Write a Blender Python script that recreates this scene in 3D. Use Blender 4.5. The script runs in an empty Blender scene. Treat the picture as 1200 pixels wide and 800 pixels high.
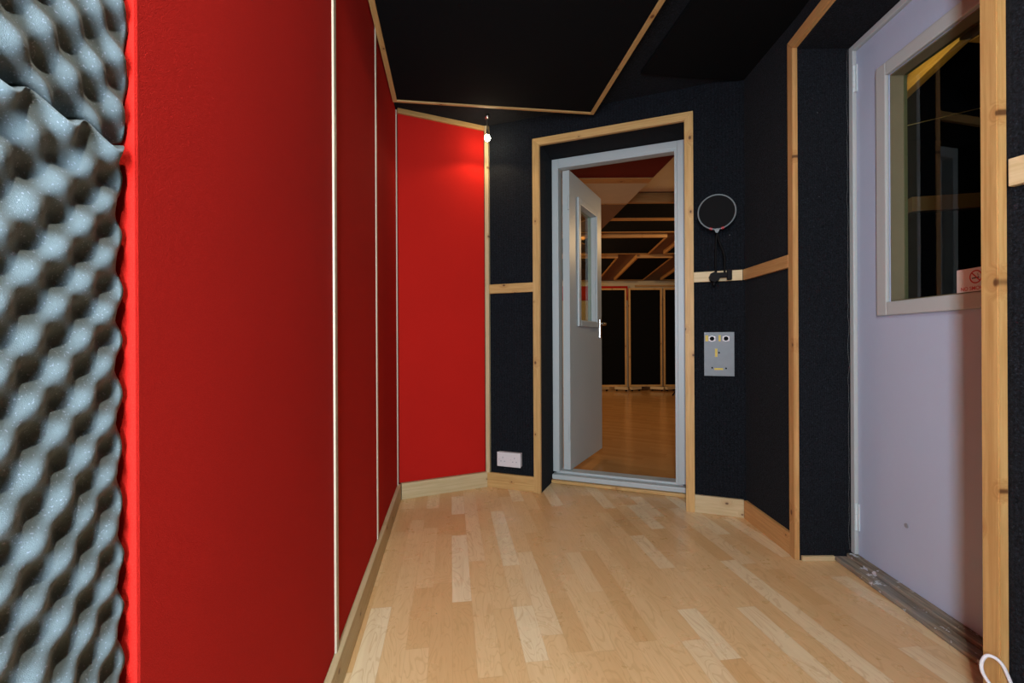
import bpy, bmesh, math, random
from mathutils import Vector, Matrix, noise
random.seed(7)
C = bpy.context.scene.collection
sc = bpy.context.scene
PI = math.pi

# ------------------------------------------------------------------ tagging
def tag(o, label=None, cat=None, group=None, kind=None):
    if label: o['label'] = label
    if cat: o['category'] = cat
    if group: o['group'] = group
    if kind: o['kind'] = kind
    return o

def empty(name, loc, label=None, cat=None, group=None, kind=None):
    o = bpy.data.objects.new(name, None)
    o.empty_display_size = .05
    o.location = loc
    C.objects.link(o)
    bpy.context.view_layer.update()
    return tag(o, label, cat, group, kind)

def link(name, bm, mat, parent=None, M=None, smooth=False):
    me = bpy.data.meshes.new(name)
    bmesh.ops.recalc_face_normals(bm, faces=bm.faces[:])
    bm.to_mesh(me); bm.free()
    if smooth:
        for p in me.polygons: p.use_smooth = True
    for m in (mat if isinstance(mat, (list, tuple)) else [mat]):
        me.materials.append(m)
    o = bpy.data.objects.new(name, me)
    C.objects.link(o)
    M = M or Matrix.Identity(4)
    if parent:
        o.parent = parent
        o.matrix_basis = parent_world(parent).inverted() @ M
    else:
        o.matrix_basis = M
    return o

def parent_world(p):
    M = p.matrix_basis.copy()
    q = p.parent
    while q:
        M = q.matrix_basis @ M
        q = q.parent
    return M

# ------------------------------------------------------------------ shapes
def box_bm(x0, x1, y0, y1, z0, z1, bev=0.0, bm=None, mi=0):
    own = bm is None
    b = bmesh.new()
    vs = [b.verts.new((x, y, z)) for x in (x0, x1) for y in (y0, y1) for z in (z0, z1)]
    for f in ((0,1,3,2),(4,6,7,5),(0,4,5,1),(2,3,7,6),(0,2,6,4),(1,5,7,3)):
        fc = b.faces.new([vs[i] for i in f]); fc.material_index = mi
    if bev > 0:
        bmesh.ops.bevel(b, geom=b.edges[:], offset=bev, segments=2, affect='EDGES', profile=.6)
        for fc in b.faces: fc.material_index = mi
    if own: return b
    t = bpy.data.meshes.new('t'); b.to_mesh(t); b.free(); bm.from_mesh(t); bpy.data.meshes.remove(t)
    return bm

def frame_of(ax, ay, o):
    """matrix whose local X runs along ax, Y along ay (made square to ax), origin o"""
    X = Vector(ax).normalized()
    Y = Vector(ay); Y = (Y - X * Y.dot(X)).normalized()
    Z = X.cross(Y)
    return Matrix((( X.x, Y.x, Z.x, o[0]), (X.y, Y.y, Z.y, o[1]), (X.z, Y.z, Z.z, o[2]), (0,0,0,1)))

def board(name, p0, p1, wdir, w, t, mat, parent=None, bev=.0025, mitre=(0, 0)):
    """a plank from p0 to p1 on its back face's lower-left edge line: width w towards wdir, thickness t towards X x wdir.
    mitre: how far the far-width corners run on (+) at each end."""
    p0 = Vector(p0); p1 = Vector(p1)
    L = (p1 - p0).length
    M = frame_of(p1 - p0, wdir, p0)
    b = bmesh.new()
    pts = [(0, 0), (L, 0), (L + mitre[1], w), (-mitre[0], w)]
    lo = [b.verts.new((x - L/2, y - w/2, 0)) for x, y in pts]
    hi = [b.verts.new((x - L/2, y - w/2, t)) for x, y in pts]
    b.faces.new(lo[::-1]); b.faces.new(hi)
    for i in range(4):
        j = (i + 1) % 4
        b.faces.new((lo[i], lo[j], hi[j], hi[i]))
    if bev: bmesh.ops.bevel(b, geom=b.edges[:], offset=bev, segments=2, affect='EDGES', profile=.6)
    return link(name, b, mat, parent, M @ Matrix.Translation((L/2, w/2, 0)))

def prism_bm(poly, z0, z1, bm=None):
    b = bm or bmesh.new()
    lo = [b.verts.new((x, y, z0)) for x, y in poly]
    hi = [b.verts.new((x, y, z1)) for x, y in poly]
    b.faces.new(lo[::-1]); b.faces.new(hi)
    n = len(poly)
    for i in range(n):
        j = (i + 1) % n
        b.faces.new((lo[i], lo[j], hi[j], hi[i]))
    return b

def cyl_bm(p0, p1, r0, r1=None, seg=24, bm=None):
    b = bm or bmesh.new()
    r1 = r0 if r1 is None else r1
    p0 = Vector(p0); p1 = Vector(p1)
    z = (p1 - p0).normalized()
    x = z.orthogonal().normalized(); y = z.cross(x)
    A = [b.verts.new(p0 + (x * math.cos(a) + y * math.sin(a)) * r0) for a in (2*PI*i/seg for i in range(seg))]
    B = [b.verts.new(p1 + (x * math.cos(a) + y * math.sin(a)) * r1) for a in (2*PI*i/seg for i in range(seg))]
    b.faces.new(A[::-1]); b.faces.new(B)
    for i in range(seg):
        j = (i + 1) % seg
        b.faces.new((A[i], A[j], B[j], B[i]))
    return b

def tube_bm(pts, r, seg=10, closed=False, bm=None):
    b = bm or bmesh.new()
    P = [Vector(p) for p in pts]; n = len(P)
    rings = []; nx = None
    for i in range(n):
        t = (P[(i+1) % n] - P[i-1]) if closed else (P[min(i+1, n-1)] - P[max(i-1, 0)])
        t.normalize()
        nx = t.orthogonal().normalized() if nx is None else (nx - t * nx.dot(t)).normalized()
        ny = t.cross(nx)
        rings.append([b.verts.new(P[i] + (nx * math.cos(a) + ny * math.sin(a)) * r) for a in (2*PI*k/seg for k in range(seg))])
    for i in range(n if closed else n - 1):
        A = rings[i]; B = rings[(i+1) % n]
        for k in range(seg):
            l = (k + 1) % seg
            b.faces.new((A[k], A[l], B[l], B[k]))
    if not closed:
        b.faces.new(rings[0][::-1]); b.faces.new(rings[-1])
    return b

def sphere_bm(c, r, sz=1.0, bm=None):
    b = bm or bmesh.new()
    bmesh.ops.create_uvsphere(b, u_segments=24, v_segments=16, radius=1, matrix=Matrix.Translation(c) @ Matrix.Diagonal((r, r, r*sz, 1)))
    return b

def spline(pts, n=12):
    P = [Vector(p) for p in pts]; out = []
    for i in range(len(P) - 1):
        a = P[max(i-1, 0)]; b = P[i]; c = P[i+1]; d = P[min(i+2, len(P)-1)]
        for k in range(n):
            t = k / n
            out.append(.5 * ((2*b) + (c-a)*t + (2*a-5*b+4*c-d)*t*t + (-a+3*b-3*c+d)*t**3))
    return out + [P[-1]]

# ------------------------------------------------------------------ materials
class NT:
    def __init__(s, name):
        s.m = bpy.data.materials.new(name); s.m.use_nodes = True
        s.t = s.m.node_tree; s.t.nodes.clear()
        s.out = s.n('ShaderNodeOutputMaterial')
        s.b = s.n('ShaderNodeBsdfPrincipled')
        s.l(s.b.outputs[0], s.out.inputs[0])
    def n(s, typ, **kw):
        x = s.t.nodes.new(typ)
        for k, v in kw.items(): setattr(x, k, v)
        return x
    def l(s, a, b): s.t.links.new(a, b)
    def set(s, **kw):
        for k, v in kw.items():
            i = s.b.inputs[k.replace('_', ' ')]
            if hasattr(v, 'links'): s.l(v, i)
            else: i.default_value = v
    def inp(s, i, v):
        if hasattr(v, 'is_linked') and hasattr(v, 'node'): s.l(v, i)
        else: i.default_value = v
    def math(s, op, a, b=0.0, c=None):
        x = s.n('ShaderNodeMath', operation=op)
        s.inp(x.inputs[0], a); s.inp(x.inputs[1], b)
        if c is not None: s.inp(x.inputs[2], c)
        return x.outputs[0]
    def mix(s, f, a, b, mode='MIX'):
        x = s.n('ShaderNodeMix', data_type='RGBA', blend_type=mode)
        s.inp(x.inputs[0], f); s.inp(x.inputs[6], a); s.inp(x.inputs[7], b)
        return x.outputs[2]
    def smooth(s, v, lo, hi, a=0.0, b=1.0):
        x = s.n('ShaderNodeMapRange', interpolation_type='SMOOTHSTEP')
        s.inp(x.inputs[0], v); x.inputs[1].default_value = lo; x.inputs[2].default_value = hi
        x.inputs[3].default_value = a; x.inputs[4].default_value = b
        return x.outputs[0]
    def coord(s, kind='Object'):
        return s.n('ShaderNodeTexCoord').outputs[kind]
    def map(s, v, scale=(1,1,1), loc=(0,0,0), rot=(0,0,0)):
        x = s.n('ShaderNodeMapping'); s.l(v, x.inputs[0])
        x.inputs['Scale'].default_value = scale; x.inputs['Rotation'].default_value = rot
        s.inp(x.inputs['Location'], loc)
        return x.outputs[0]
    def noise(s, v, scale, detail=3, rough=.55, dist=0.0, out=0):
        x = s.n('ShaderNodeTexNoise')
        if v is not None: s.l(v, x.inputs['Vector'])
        x.inputs['Scale'].default_value = scale; x.inputs['Detail'].default_value = detail
        x.inputs['Roughness'].default_value = rough; x.inputs['Distortion'].default_value = dist
        return x.outputs[out]
    def bump(s, h, strength=.3, dist=.002):
        x = s.n('ShaderNodeBump'); x.inputs['Strength'].default_value = strength; x.inputs['Distance'].default_value = dist
        s.l(h, x.inputs['Height']); s.l(x.outputs[0], s.b.inputs['Normal'])
        return x
def col(r, g, b): return (r, g, b, 1)

def m_plain(name, c, rough=.5, metal=0.0, var=.06, scale=40, bump=.05):
    k = NT(name); v = k.coord()
    if max(c) < .01: k.set(Specular_IOR_Level=.12)
    nz = k.noise(v, scale, 4)
    d = tuple(max(0, x * (1 - var)) for x in c)
    e = tuple(min(1, x * (1 + var)) for x in c)
    k.set(Base_Color=k.mix(nz, col(*d), col(*e)), Roughness=rough, Metallic=metal)
    if bump: k.bump(nz, bump, .001)
    return k.m

def m_fabric(name, c, fuzz, rough=.95, weave=900, stain=.12):
    k = NT(name); v = k.coord()
    big = k.noise(v, 2.2, 3)
    fine = k.noise(v, weave, 2)
    mid = k.noise(v, 90, 3)
    a = tuple(x * (1 - stain) for x in c); b = tuple(x * (1 + stain) for x in c)
    cc = k.mix(big, col(*a), col(*b))
    cc = k.mix(k.smooth(fine, .35, .7, 0, .5), cc, col(*fuzz))
    k.set(Base_Color=cc, Roughness=rough, Specular_IOR_Level=.12)
    k.bump(k.math('ADD', fine, k.math('MULTIPLY', mid, .6)), .5, .0012)
    return k.m

def m_carpet():
    k = NT('black ribbed carpet'); v = k.coord()
    fine = k.smooth(k.noise(v, 170, 3, .75), .3, .7)
    speck = k.noise(v, 230, 2, .7)
    mid = k.noise(v, 60, 3)
    big = k.noise(v, 3, 3)
    sep = k.n('ShaderNodeSeparateXYZ'); k.l(v, sep.inputs[0])
    rib = k.math('SINE', k.math('MULTIPLY', k.math('ADD', sep.outputs[1], k.math('MULTIPLY', sep.outputs[0], .9)), 2*PI/.0075))
    cc = k.mix(fine, col(.0010, .0012, .0016), col(.0130, .0160, .0215))
    cc = k.mix(k.smooth(speck, .58, .72, 0, .8), cc, col(.038, .048, .064))
    cc = k.mix(k.math('MULTIPLY', big, .35), cc, col(.0065, .007, .008))
    cc = k.mix(k.smooth(rib, .1, 1.0, 0, .28), cc, col(.0012, .0013, .0015))
    # lint caught in the pile
    vo = k.n('ShaderNodeTexVoronoi'); k.l(v, vo.inputs['Vector']); vo.inputs['Scale'].default_value = 9
    lint = k.smooth(vo.outputs['Distance'], .012, .022, 1, 0)
    cc = k.mix(k.math('MULTIPLY', lint, .5), cc, col(.4, .4, .4))
    k.set(Base_Color=cc, Roughness=.97, Specular_IOR_Level=.12, Sheen_Weight=.02, Sheen_Roughness=.6)
    h = k.math('ADD', fine, k.math('MULTIPLY', rib, .16))
    k.bump(k.math('ADD', h, k.math('MULTIPLY', mid, .3)), .7, .002)
    return k.m

def m_pine(name, lo, hi, knot=(.10, .035, .012), rough=.5, knots=1.0, spec=.35):
    k = NT(name); v = k.coord()
    rnd = k.n('ShaderNodeObjectInfo').outputs['Random']
    off = k.n('ShaderNodeCombineXYZ'); k.l(k.math('MULTIPLY', rnd, 37.0), off.inputs[0]); k.l(k.math('MULTIPLY', rnd, 11.0), off.inputs[1])
    add = k.n('ShaderNodeVectorMath', operation='ADD'); k.l(v, add.inputs[0]); k.l(off.outputs[0], add.inputs[1])
    p = add.outputs[0]
    sep = k.n('ShaderNodeSeparateXYZ'); k.l(v, sep.inputs[0])
    vo = k.n('ShaderNodeTexVoronoi', voronoi_dimensions='1D')
    w = k.math('MULTIPLY_ADD', sep.outputs[0], 2.6, k.math('MULTIPLY', rnd, 91.0))
    k.l(w, vo.inputs['W']); vo.inputs['Scale'].default_value = 1.0
    cs = k.n('ShaderNodeSeparateColor'); k.l(vo.outputs['Color'], cs.inputs[0])
    dx = k.math('DIVIDE', vo.outputs['Distance'], 2.6 * 1.5)
    yr = k.math('MULTIPLY', k.math('SUBTRACT', cs.outputs[0], .5), .055)
    dy = k.math('SUBTRACT', sep.outputs[1], yr)
    d = k.math('SQRT', k.math('ADD', k.math('MULTIPLY', dx, dx), k.math('MULTIPLY', dy, dy)))
    size = k.math('MULTIPLY_ADD', cs.outputs[1], .9, .25)
    dn = k.math('DIVIDE', d, size)
    kn = k.smooth(dn, .0035, .0095, 1, 0)
    halo = k.smooth(dn, .006, .035, 1, 0)
    # grain bends round the knots
    warp = k.n('ShaderNodeCombineXYZ'); k.l(k.math('MULTIPLY', halo, .035), warp.inputs[1])
    ad2 = k.n('ShaderNodeVectorMath', operation='ADD'); k.l(p, ad2.inputs[0]); k.l(warp.outputs[0], ad2.inputs[1])
    g = k.noise(k.map(ad2.outputs[0], (3.5, 60, 60)), 1.6, 4, .6, .4)
    ring = k.noise(k.map(ad2.outputs[0], (1.1, 190, 190)), 1.0, 2, .5, .2)
    tone = k.noise(k.map(p, (1.2, 4, 4)), 1.0, 2)
    f = k.math('ADD', k.math('MULTIPLY', k.smooth(g, .3, .7), .55), k.math('MULTIPLY', k.smooth(ring, .35, .65), .25))
    f = k.math('ADD', f, k.math('MULTIPLY', tone, .3))
    c = k.mix(f, col(*lo), col(*hi))
    c = k.mix(k.math('MULTIPLY', halo, .35 * knots), c, col(lo[0]*.8, lo[1]*.6, lo[2]*.45))
    c = k.mix(k.math('MULTIPLY', kn, .9 * knots), c, col(*knot))
    # each board its own shade
    hs = k.n('ShaderNodeHueSaturation'); k.l(c, hs.inputs['Color'])
    k.l(k.math('MULTIPLY_ADD', rnd, .22, .89), hs.inputs['Value'])
    k.set(Base_Color=hs.outputs[0], Roughness=rough, Specular_IOR_Level=spec)
    k.bump(g, .12, .001)
    return k.m

def m_floor(name, rot, A, B, Cc, rough=.3, wear=1.0):
    """three-strip laminate: strips 64 mm wide, random lengths, maple figure"""
    k = NT(name); v = k.map(k.coord(), rot=(0, 0, rot))
    sep = k.n('ShaderNodeSeparateXYZ'); k.l(v, sep.inputs[0])
    row = k.math('FLOOR', k.math('DIVIDE', sep.outputs[1], .064))
    wn = k.n('ShaderNodeTexWhiteNoise', noise_dimensions='1D'); k.l(row, wn.inputs['W'])
    xo = k.math('ADD', sep.outputs[0], k.math('MULTIPLY', wn.outputs['Value'], 7.3))
    ln = k.math('MULTIPLY_ADD', wn.outputs['Value'], .10, .33)
    xs = k.math('DIVIDE', xo, ln)
    # wobble the lengths so that butt joints do not fall into a rhythm
    xs2 = k.math('ADD', xs, k.math('MULTIPLY', k.math('SINE', k.math('MULTIPLY', xs, 1.9)), .28))
    cell = k.math('FLOOR', xs2)
    cv = k.n('ShaderNodeCombineXYZ'); k.l(row, cv.inputs[0]); k.l(cell, cv.inputs[1])
    w2 = k.n('ShaderNodeTexWhiteNoise', noise_dimensions='2D'); k.l(cv.outputs[0], w2.inputs['Vector'])
    r = w2.outputs['Value']
    c = k.mix(k.smooth(r, .0, .6), col(*A), col(*B))
    c = k.mix(k.smooth(r, .72, .95), c, col(*Cc))
    sh = k.n('ShaderNodeCombineXYZ'); k.l(k.math('MULTIPLY', r, 53.), sh.inputs[0]); k.l(k.math('MULTIPLY', r, 29.), sh.inputs[1])
    ad = k.n('ShaderNodeVectorMath', operation='ADD'); k.l(v, ad.inputs[0]); k.l(sh.outputs[0], ad.inputs[1])
    g = k.noise(k.map(ad.outputs[0], (4, 60, 1)), 1.0, 4, .6, .3)
    wv = k.noise(k.map(ad.outputs[0], (3.0, 13, 1)), 1.0, 2, .5, 1.2)
    fig = k.math('SINE', k.math('MULTIPLY', wv, 75.0))
    c = k.mix(k.smooth(g, .35, .75, 0, .22*wear), c, col(A[0]*.80, A[1]*.72, A[2]*.62))
    c = k.mix(k.smooth(fig, .55, 1.0, 0, .30*wear), c, col(A[0]*.75, A[1]*.66, A[2]*.55))
    # hairline joints
    fy = k.math('FRACT', k.math('DIVIDE', sep.outputs[1], .064))
    ey = k.math('MINIMUM', fy, k.math('SUBTRACT', 1.0, fy))
    fx = k.math('FRACT', xs2)
    ex = k.math('MINIMUM', fx, k.math('SUBTRACT', 1.0, fx))
    e = k.math('MAXIMUM', k.smooth(ey, .006, .02, 1, 0), k.smooth(ex, .0015, .004, 1, 0))
    c = k.mix(k.math('MULTIPLY', e, .16), c, col(A[0]*.5, A[1]*.4, A[2]*.3))
    # scuffs and specks
    dirt = k.noise(k.coord(), 5.5, 5, .65)
    c = k.mix(k.smooth(dirt, .60, .80, 0, .10*wear), c, col(.22, .16, .10))
    vo = k.n('ShaderNodeTexVoronoi'); k.l(k.coord(), vo.inputs['Vector']); vo.inputs['Scale'].default_value = 6.5
    c = k.mix(k.smooth(vo.outputs['Distance'], .010, .022, .7*wear, 0), c, col(.08, .06, .05))
    k.set(Base_Color=c, Roughness=k.smooth(k.noise(k.coord(), 9, 4), .3, .7, rough - .05*wear, rough + .12*wear), Specular_IOR_Level=.45)
    return k.m

def m_foam():
    k = NT('grey acoustic foam'); v = k.coord()
    cell = k.n('ShaderNodeTexVoronoi'); k.l(v, cell.inputs['Vector']); cell.inputs['Scale'].default_value = 1500
    fine = k.noise(v, 420, 3)
    spk = k.noise(v, 620, 0)
    big = k.noise(v, 7, 3)
    c = k.mix(fine, col(.100, .132, .140), col(.170, .212, .225))
    c = k.mix(k.math('MULTIPLY', big, .35), c, col(.12, .155, .155))
    c = k.mix(k.smooth(spk, .68, .80, 0, .8), c, col(.30, .34, .40))
    k.set(Base_Color=c, Roughness=.9, Specular_IOR_Level=.2, Sheen_Weight=.15, Sheen_Roughness=.5)
    k.bump(k.math('ADD', cell.outputs['Distance'], k.math('MULTIPLY', fine, .5)), .28, .0010)
    return k.m

def m_glass(name, tint=(.92, .96, .93), refl=1.0):
    k = NT(name)
    tr = k.n('ShaderNodeBsdfTransparent'); tr.inputs[0].default_value = col(*tint)
    gl = k.n('ShaderNodeBsdfGlossy'); gl.inputs['Roughness'].default_value = .01; gl.inputs[0].default_value = col(refl, refl, refl)
    fr = k.n('ShaderNodeFresnel'); fr.inputs[0].default_value = 1.5
    mx = k.n('ShaderNodeMixShader')
    geo = k.n('ShaderNodeNewGeometry')
    k.l(k.math('MULTIPLY', fr.outputs[0], k.math('SUBTRACT', 1.0, geo.outputs['Backfacing'])), mx.inputs[0]); k.l(tr.outputs[0], mx.inputs[1]); k.l(gl.outputs[0], mx.inputs[2])
    k.l(mx.outputs[0], k.out.inputs[0])
    return k.m

def m_emit(name, c, s):
    k = NT(name); k.set(Base_Color=col(1, 1, 1), Emission_Color=col(*c), Emission_Strength=s)
    return k.m

def m_weathered():
    k = NT('weathered sill wood'); v = k.coord()
    g = k.noise(k.map(v, (6, 90, 90)), 1.0, 5, .65)
    p = k.noise(v, 26, 4, .7)
    c = k.mix(k.smooth(g, .3, .7), col(.13, .10, .065), col(.36, .29, .20))
    c = k.mix(k.smooth(k.noise(v, 9, 3), .4, .7, 0, .6), c, col(.20, .21, .21))
    c = k.mix(k.smooth(p, .60, .63), c, col(.62, .64, .66))
    k.set(Base_Color=c, Roughness=.8); k.bump(g, .4, .002)
    return k.m

RED = m_fabric('red felt', (.46, .0105, .0065), (.60, .020, .012))
DRED = m_fabric('dark red fabric', (.16, .018, .010), (.2, .03, .015))
BLK = m_carpet()
BLKP = m_fabric('black acoustic cloth', (.0024, .0024, .0025), (.005, .005, .005), weave=500)
PINE = m_pine('pine', (.44, .235, .070), (.63, .39, .145))
PALE = m_pine('pale pine', (.52, .375, .18), (.66, .51, .285))
ORNG = m_pine('varnished pine', (.42, .20, .060), (.61, .34, .125))
IVORY = m_plain('ivory batten paint', (.56, .47, .34), .5, var=.06, scale=30)
WHITE = m_plain('white gloss paint', (.47, .50, .485), .42, var=.03, scale=6, bump=.04)
DOORW = m_plain('lavender white door paint', (.465, .525, .66), .38, var=.03, scale=5, bump=.03)
CREAM = m_plain('cream plaster', (.62, .50, .32), .8, var=.06, scale=8)
BROWN = m_plain('brown ceiling board', (.20, .105, .055), .75, var=.12, scale=7)
PLAST = m_plain('white plastic', (.66, .61, .60), .35, var=.02, scale=60, bump=.0)
BPLAS = m_plain('black plastic', (.004, .004, .0042), .6, var=.2, scale=80)
HOLE = m_plain('dark hole', (.006, .006, .006), .8, var=.1)
STEEL = m_plain('brushed aluminium', (.165, .175, .178), .5, metal=.25, var=.12, scale=28, bump=.1)
CHROME = m_plain('satin steel', (.62, .60, .57), .28, metal=1.0, var=.05, scale=60)
TAPE = m_plain('yellow tape', (.62, .47, .08), .6, var=.12, scale=90)
GREYP = m_plain('grey ring plastic', (.15, .175, .18), .45, var=.05, scale=60)
REDP = m_plain('red plastic', (.42, .015, .02), .4, var=.1)
SIGNW = m_plain('sign card', (.72, .70, .70), .45, var=.02, scale=50, bump=0)
SIGNR = m_plain('sign red ink', (.52, .02, .025), .5, var=.03, scale=50, bump=0)
SIGNK = m_plain('sign black ink', (.03, .025, .025), .5, var=.03, scale=50, bump=0)
SMOKE = m_plain('sign grey ink', (.30, .27, .27), .5, var=.03, scale=50, bump=0)
CABLE = m_plain('white cable sheath', (.74, .74, .76), .4, var=.03, scale=50, bump=0)
FOAM = m_foam()
MESHC = m_fabric('black mesh cloth', (.008, .008, .008), (.014, .014, .015), weave=1600)
GLASS = m_glass('clear glass')
GLASSD = m_glass('door glass', (.80, .86, .78))
BULB = m_emit('halogen bulb', (1.0, .86, .58), 60)
U_ANG = math.atan2(.991, -.1333)
FLOOR = m_floor('maple laminate', -U_ANG, (.68, .405, .170), (.77, .505, .240), (.84, .65, .385), .30)
FLOOR2 = m_floor('oak laminate', -(U_ANG + .9), (.47, .235, .080), (.52, .27, .095), (.55, .29, .105), .19, .0)
WEATH = m_weathered()
HINGE = m_plain('white painted hinge', (.58, .66, .66), .4, var=.04, scale=40)
LINING = m_plain('olive varnish', (.15, .13, .07), .6, var=.15, scale=12)
GRIME = m_plain('grey screw cap', (.30, .30, .33), .5)

# ------------------------------------------------------------------ plan (metres; camera stands at 0,0 looking along +Y)
H_CEIL = 2.115
def V2(x, y): return Vector((x, y))
u = V2(-.1333, .991)                    # along the red wall, away from the camera
nl = V2(.991, .1333)                    # red wall's inward normal
B1 = V2(-.602, 2.451)                   # inner corner on the skirting face
def red(y, off=0.0):                    # point of the red wall at depth y; off = metres out from the skirting face towards the room
    q = B1 + nl * off
    return q + u * ((y - q.y) / u.y)
PANEL = -.016; WALL = -.050
L2 = V2(-.149, 2.663)                   # corner between angled red panel and back wall (skirting faces)
R2 = V2(1.105, 2.174)
d = (R2 - L2).normalized()              # along the back wall
nb = V2(d.y, -d.x)                      # inward normal (towards camera)
def back(s, off=0.0): return L2 + d * s + nb * off
a = (L2 - B1).normalized(); na = V2(a.y, -a.x)
def ang(s, off=0.0): return B1 + a * s + na * off
A_LEN = (L2 - B1).length
B_LEN = (R2 - L2).length
R3 = V2(1.094, 1.758)                   # far edge of the opening to the side door, casing face
m_ = .1
def cas(y, off=0.0):                    # side-door casing face line
    q = V2(.9182 + m_ * y, y)
    n = V2(-1, m_).normalized()
    return q + n * off
def v3(p, z): return (p.x, p.y, z)

# ------------------------------------------------------------------ setting: floor, ceiling, walls
def struct(name, bm, mat, label, smooth=False, M=None):
    return tag(link(name, bm, mat, None, M, smooth), label, None, None, 'structure')

BK = [back(1.75, -.2), back(-.9, -.2)]
struct('floor', prism_bm([V2(-.9, -.75), V2(1.75, -.75)] + BK, -.05, 0), FLOOR, 'pale maple laminate strip floor of the booth')
b = prism_bm([V2(-.9, -.75), V2(1.75, -.75)] + BK, H_CEIL, H_CEIL + .06)
struct('ceiling', b, BLK, 'black carpeted ceiling of the booth above the framed panel')
# red wall behind panels and foam
p0, p1 = red(-.7, WALL), red(2.55, WALL)
q0, q1 = red(-.7, WALL - .12), red(2.55, WALL - .12)
struct('wall_left', prism_bm([p0, p1, q1, q0], 0, H_CEIL), RED, 'red felt covered wall carrying the fabric panels and the foam sheets')
o0 = red(2.47, WALL)
struct('wall_corner', prism_bm([ang(-.06, WALL), ang(A_LEN + .03, WALL), ang(A_LEN + .03, WALL - .1), ang(-.06, WALL - .1)], 0, H_CEIL), RED,
       'short red wall set at an angle across the far corner')

# back wall with the door opening (casing faces proud by 14 mm)
S0, S1 = .330, 1.087
T = .014
bm = bmesh.new()
def bw(s0, s1, z0, z1, d0=-T, d1=-.36):
    prism_bm([back(s0, d0), back(s1, d0), back(s1, d1), back(s0, d1)], z0, z1, bm)
bw(-.02, S0, 0, H_CEIL); bw(S1, B_LEN + .10, 0, H_CEIL); bw(S0, S1, 1.957, H_CEIL)
struct('wall_back', bm, BLK, 'black carpeted back wall around the open white door')

# right wall: far strip, header over the side door, near wall turning away past the door
bm = bmesh.new()
n2 = V2(T, 0)
prism_bm([R2 + n2, R3 + n2, V2(1.40, 1.757), V2(1.40, 2.3), V2(1.14, 2.3)], 0, H_CEIL, bm)
NE = cas(.981, -T)
prism_bm([R3 + n2, NE, V2(1.40, .981), V2(1.40, 1.757)], 1.975, H_CEIL, bm)
NW = cas(.935, -T)
prism_bm([NE, NW, V2(1.46, -.7), V2(1.72, -.7), V2(1.40, .981)], 0, H_CEIL, bm)
struct('wall_right', bm, BLK, 'black ribbed carpet wall around the deep recess of the side door')

# wall behind the camera with an assumed narrow window, placed for the daylight
bm = bmesh.new()
WX0, WX1, WZ0, WZ1 = -.255, -.035, .45, 1.75
for x0, x1, z0, z1 in ((-.5, WX0, 0, H_CEIL), (WX1, 1.6, 0, H_CEIL), (WX0, WX1, 0, WZ0), (WX0, WX1, WZ1, H_CEIL)):
    box_bm(x0, x1, -.51, -.41, z0, z1, 0, bm)
struct('wall_front', bm, BLK, 'black carpeted wall with the assumed narrow window behind the viewpoint')
win = tag(empty('window_assumed_1', (.5*(WX0+WX1), -.46, WZ0)), 'assumed narrow white framed window behind the viewpoint', None, None, 'structure')  # assumed, out of view: houses the cool key light
bm = bmesh.new()
for x0, x1, z0, z1 in ((WX0, WX0+.02, WZ0, WZ1), (WX1-.02, WX1, WZ0, WZ1), (WX0+.02, WX1-.02, WZ0, WZ0+.02), (WX0+.02, WX1-.02, WZ1-.02, WZ1)):
    box_bm(x0, x1, -.49, -.44, z0, z1, 0, bm)
link('assumed_window_frame', bm, WHITE, win)
link('assumed_window_pane', box_bm(WX0+.02, WX1-.02, -.468, -.464, WZ0+.02, WZ1-.02), m_glass('assumed window glass', (1, 1, 1)), win)

# ------------------------------------------------------------------ skirting
SK = .086
def skirt(name, p, q, n, label, mat, h=SK, t=.022):
    # p->q along the face, thickness goes away from the room
    X = (q - p)
    p3, q3 = Vector(v3(p, 0)), Vector(v3(q, 0))
    n3 = Vector((n.x, n.y, 0))
    # board's thickness direction is X x wdir
    if Vector((X.x, X.y, 0)).cross(Vector((0, 0, 1))).dot(n3) < 0:
        p3, q3 = q3, p3
    o = board(name, p3 - n3*t, q3 - n3*t, (0, 0, 1), h, t, mat, None, .002)
    return tag(o, label, None, None, 'structure')
skirt('baseboard_left', red(-.5), red(2.451), nl, 'pale pine baseboard along the long red wall', PALE, t=.034)
skirt('baseboard_corner', ang(.004), ang(A_LEN + .002), na, 'pine baseboard with small knots under the angled red panel', PALE, t=.034)
skirt('baseboard_back', back(.0), back(.289), nb, 'short pine baseboard below the white socket', PINE)
skirt('baseboard_niche', back(1.128), back(B_LEN), nb, 'pale pine baseboard below the metal plate', PALE)
skirt('baseboard_right', R3 + V2(.002, .045), R2, V2(-1, .026).normalized(), 'pine baseboard between the niche corner and the side door casing', ORNG)

# ------------------------------------------------------------------ red fabric panels on the long wall and across the corner
def fpanel(p0, p1, n, thick, z0, z1, label):
    p0, p1 = Vector(v3(p0, z0)), Vector(v3(p1, z0))
    n3 = Vector((n.x, n.y, 0))
    if (p1 - p0).cross(Vector((0, 0, 1))).dot(n3) < 0: p0, p1 = p1, p0
    o = board('fabric_panel', p0 - n3*thick, p1 - n3*thick, (0, 0, 1), z1 - z0, thick, RED, None, .004)
    return tag(o, label, 'fabric panel', None)
PTH = .033
Z0P, Z1P = .0865, 2.088
fpanel(red(.4165, PANEL), red(1.122, PANEL), nl, PTH, Z0P, Z1P, 'widest red felt wall panel, beside the grey foam sheets')
fpanel(red(1.126, PANEL), red(1.762, PANEL), nl, PTH, Z0P, Z1P, 'red felt wall panel between the two ivory battens')
fpanel(red(1.766, PANEL), red(2.425, PANEL), nl, PTH, Z0P, Z1P, 'narrow-looking red felt panel between thin batten and inner corner')
fpanel(ang(-.006, PANEL), ang(A_LEN - .004, PANEL), na, PTH, Z0P, Z1P, 'angled red felt panel under the small lamp, lit by its glow')

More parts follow.
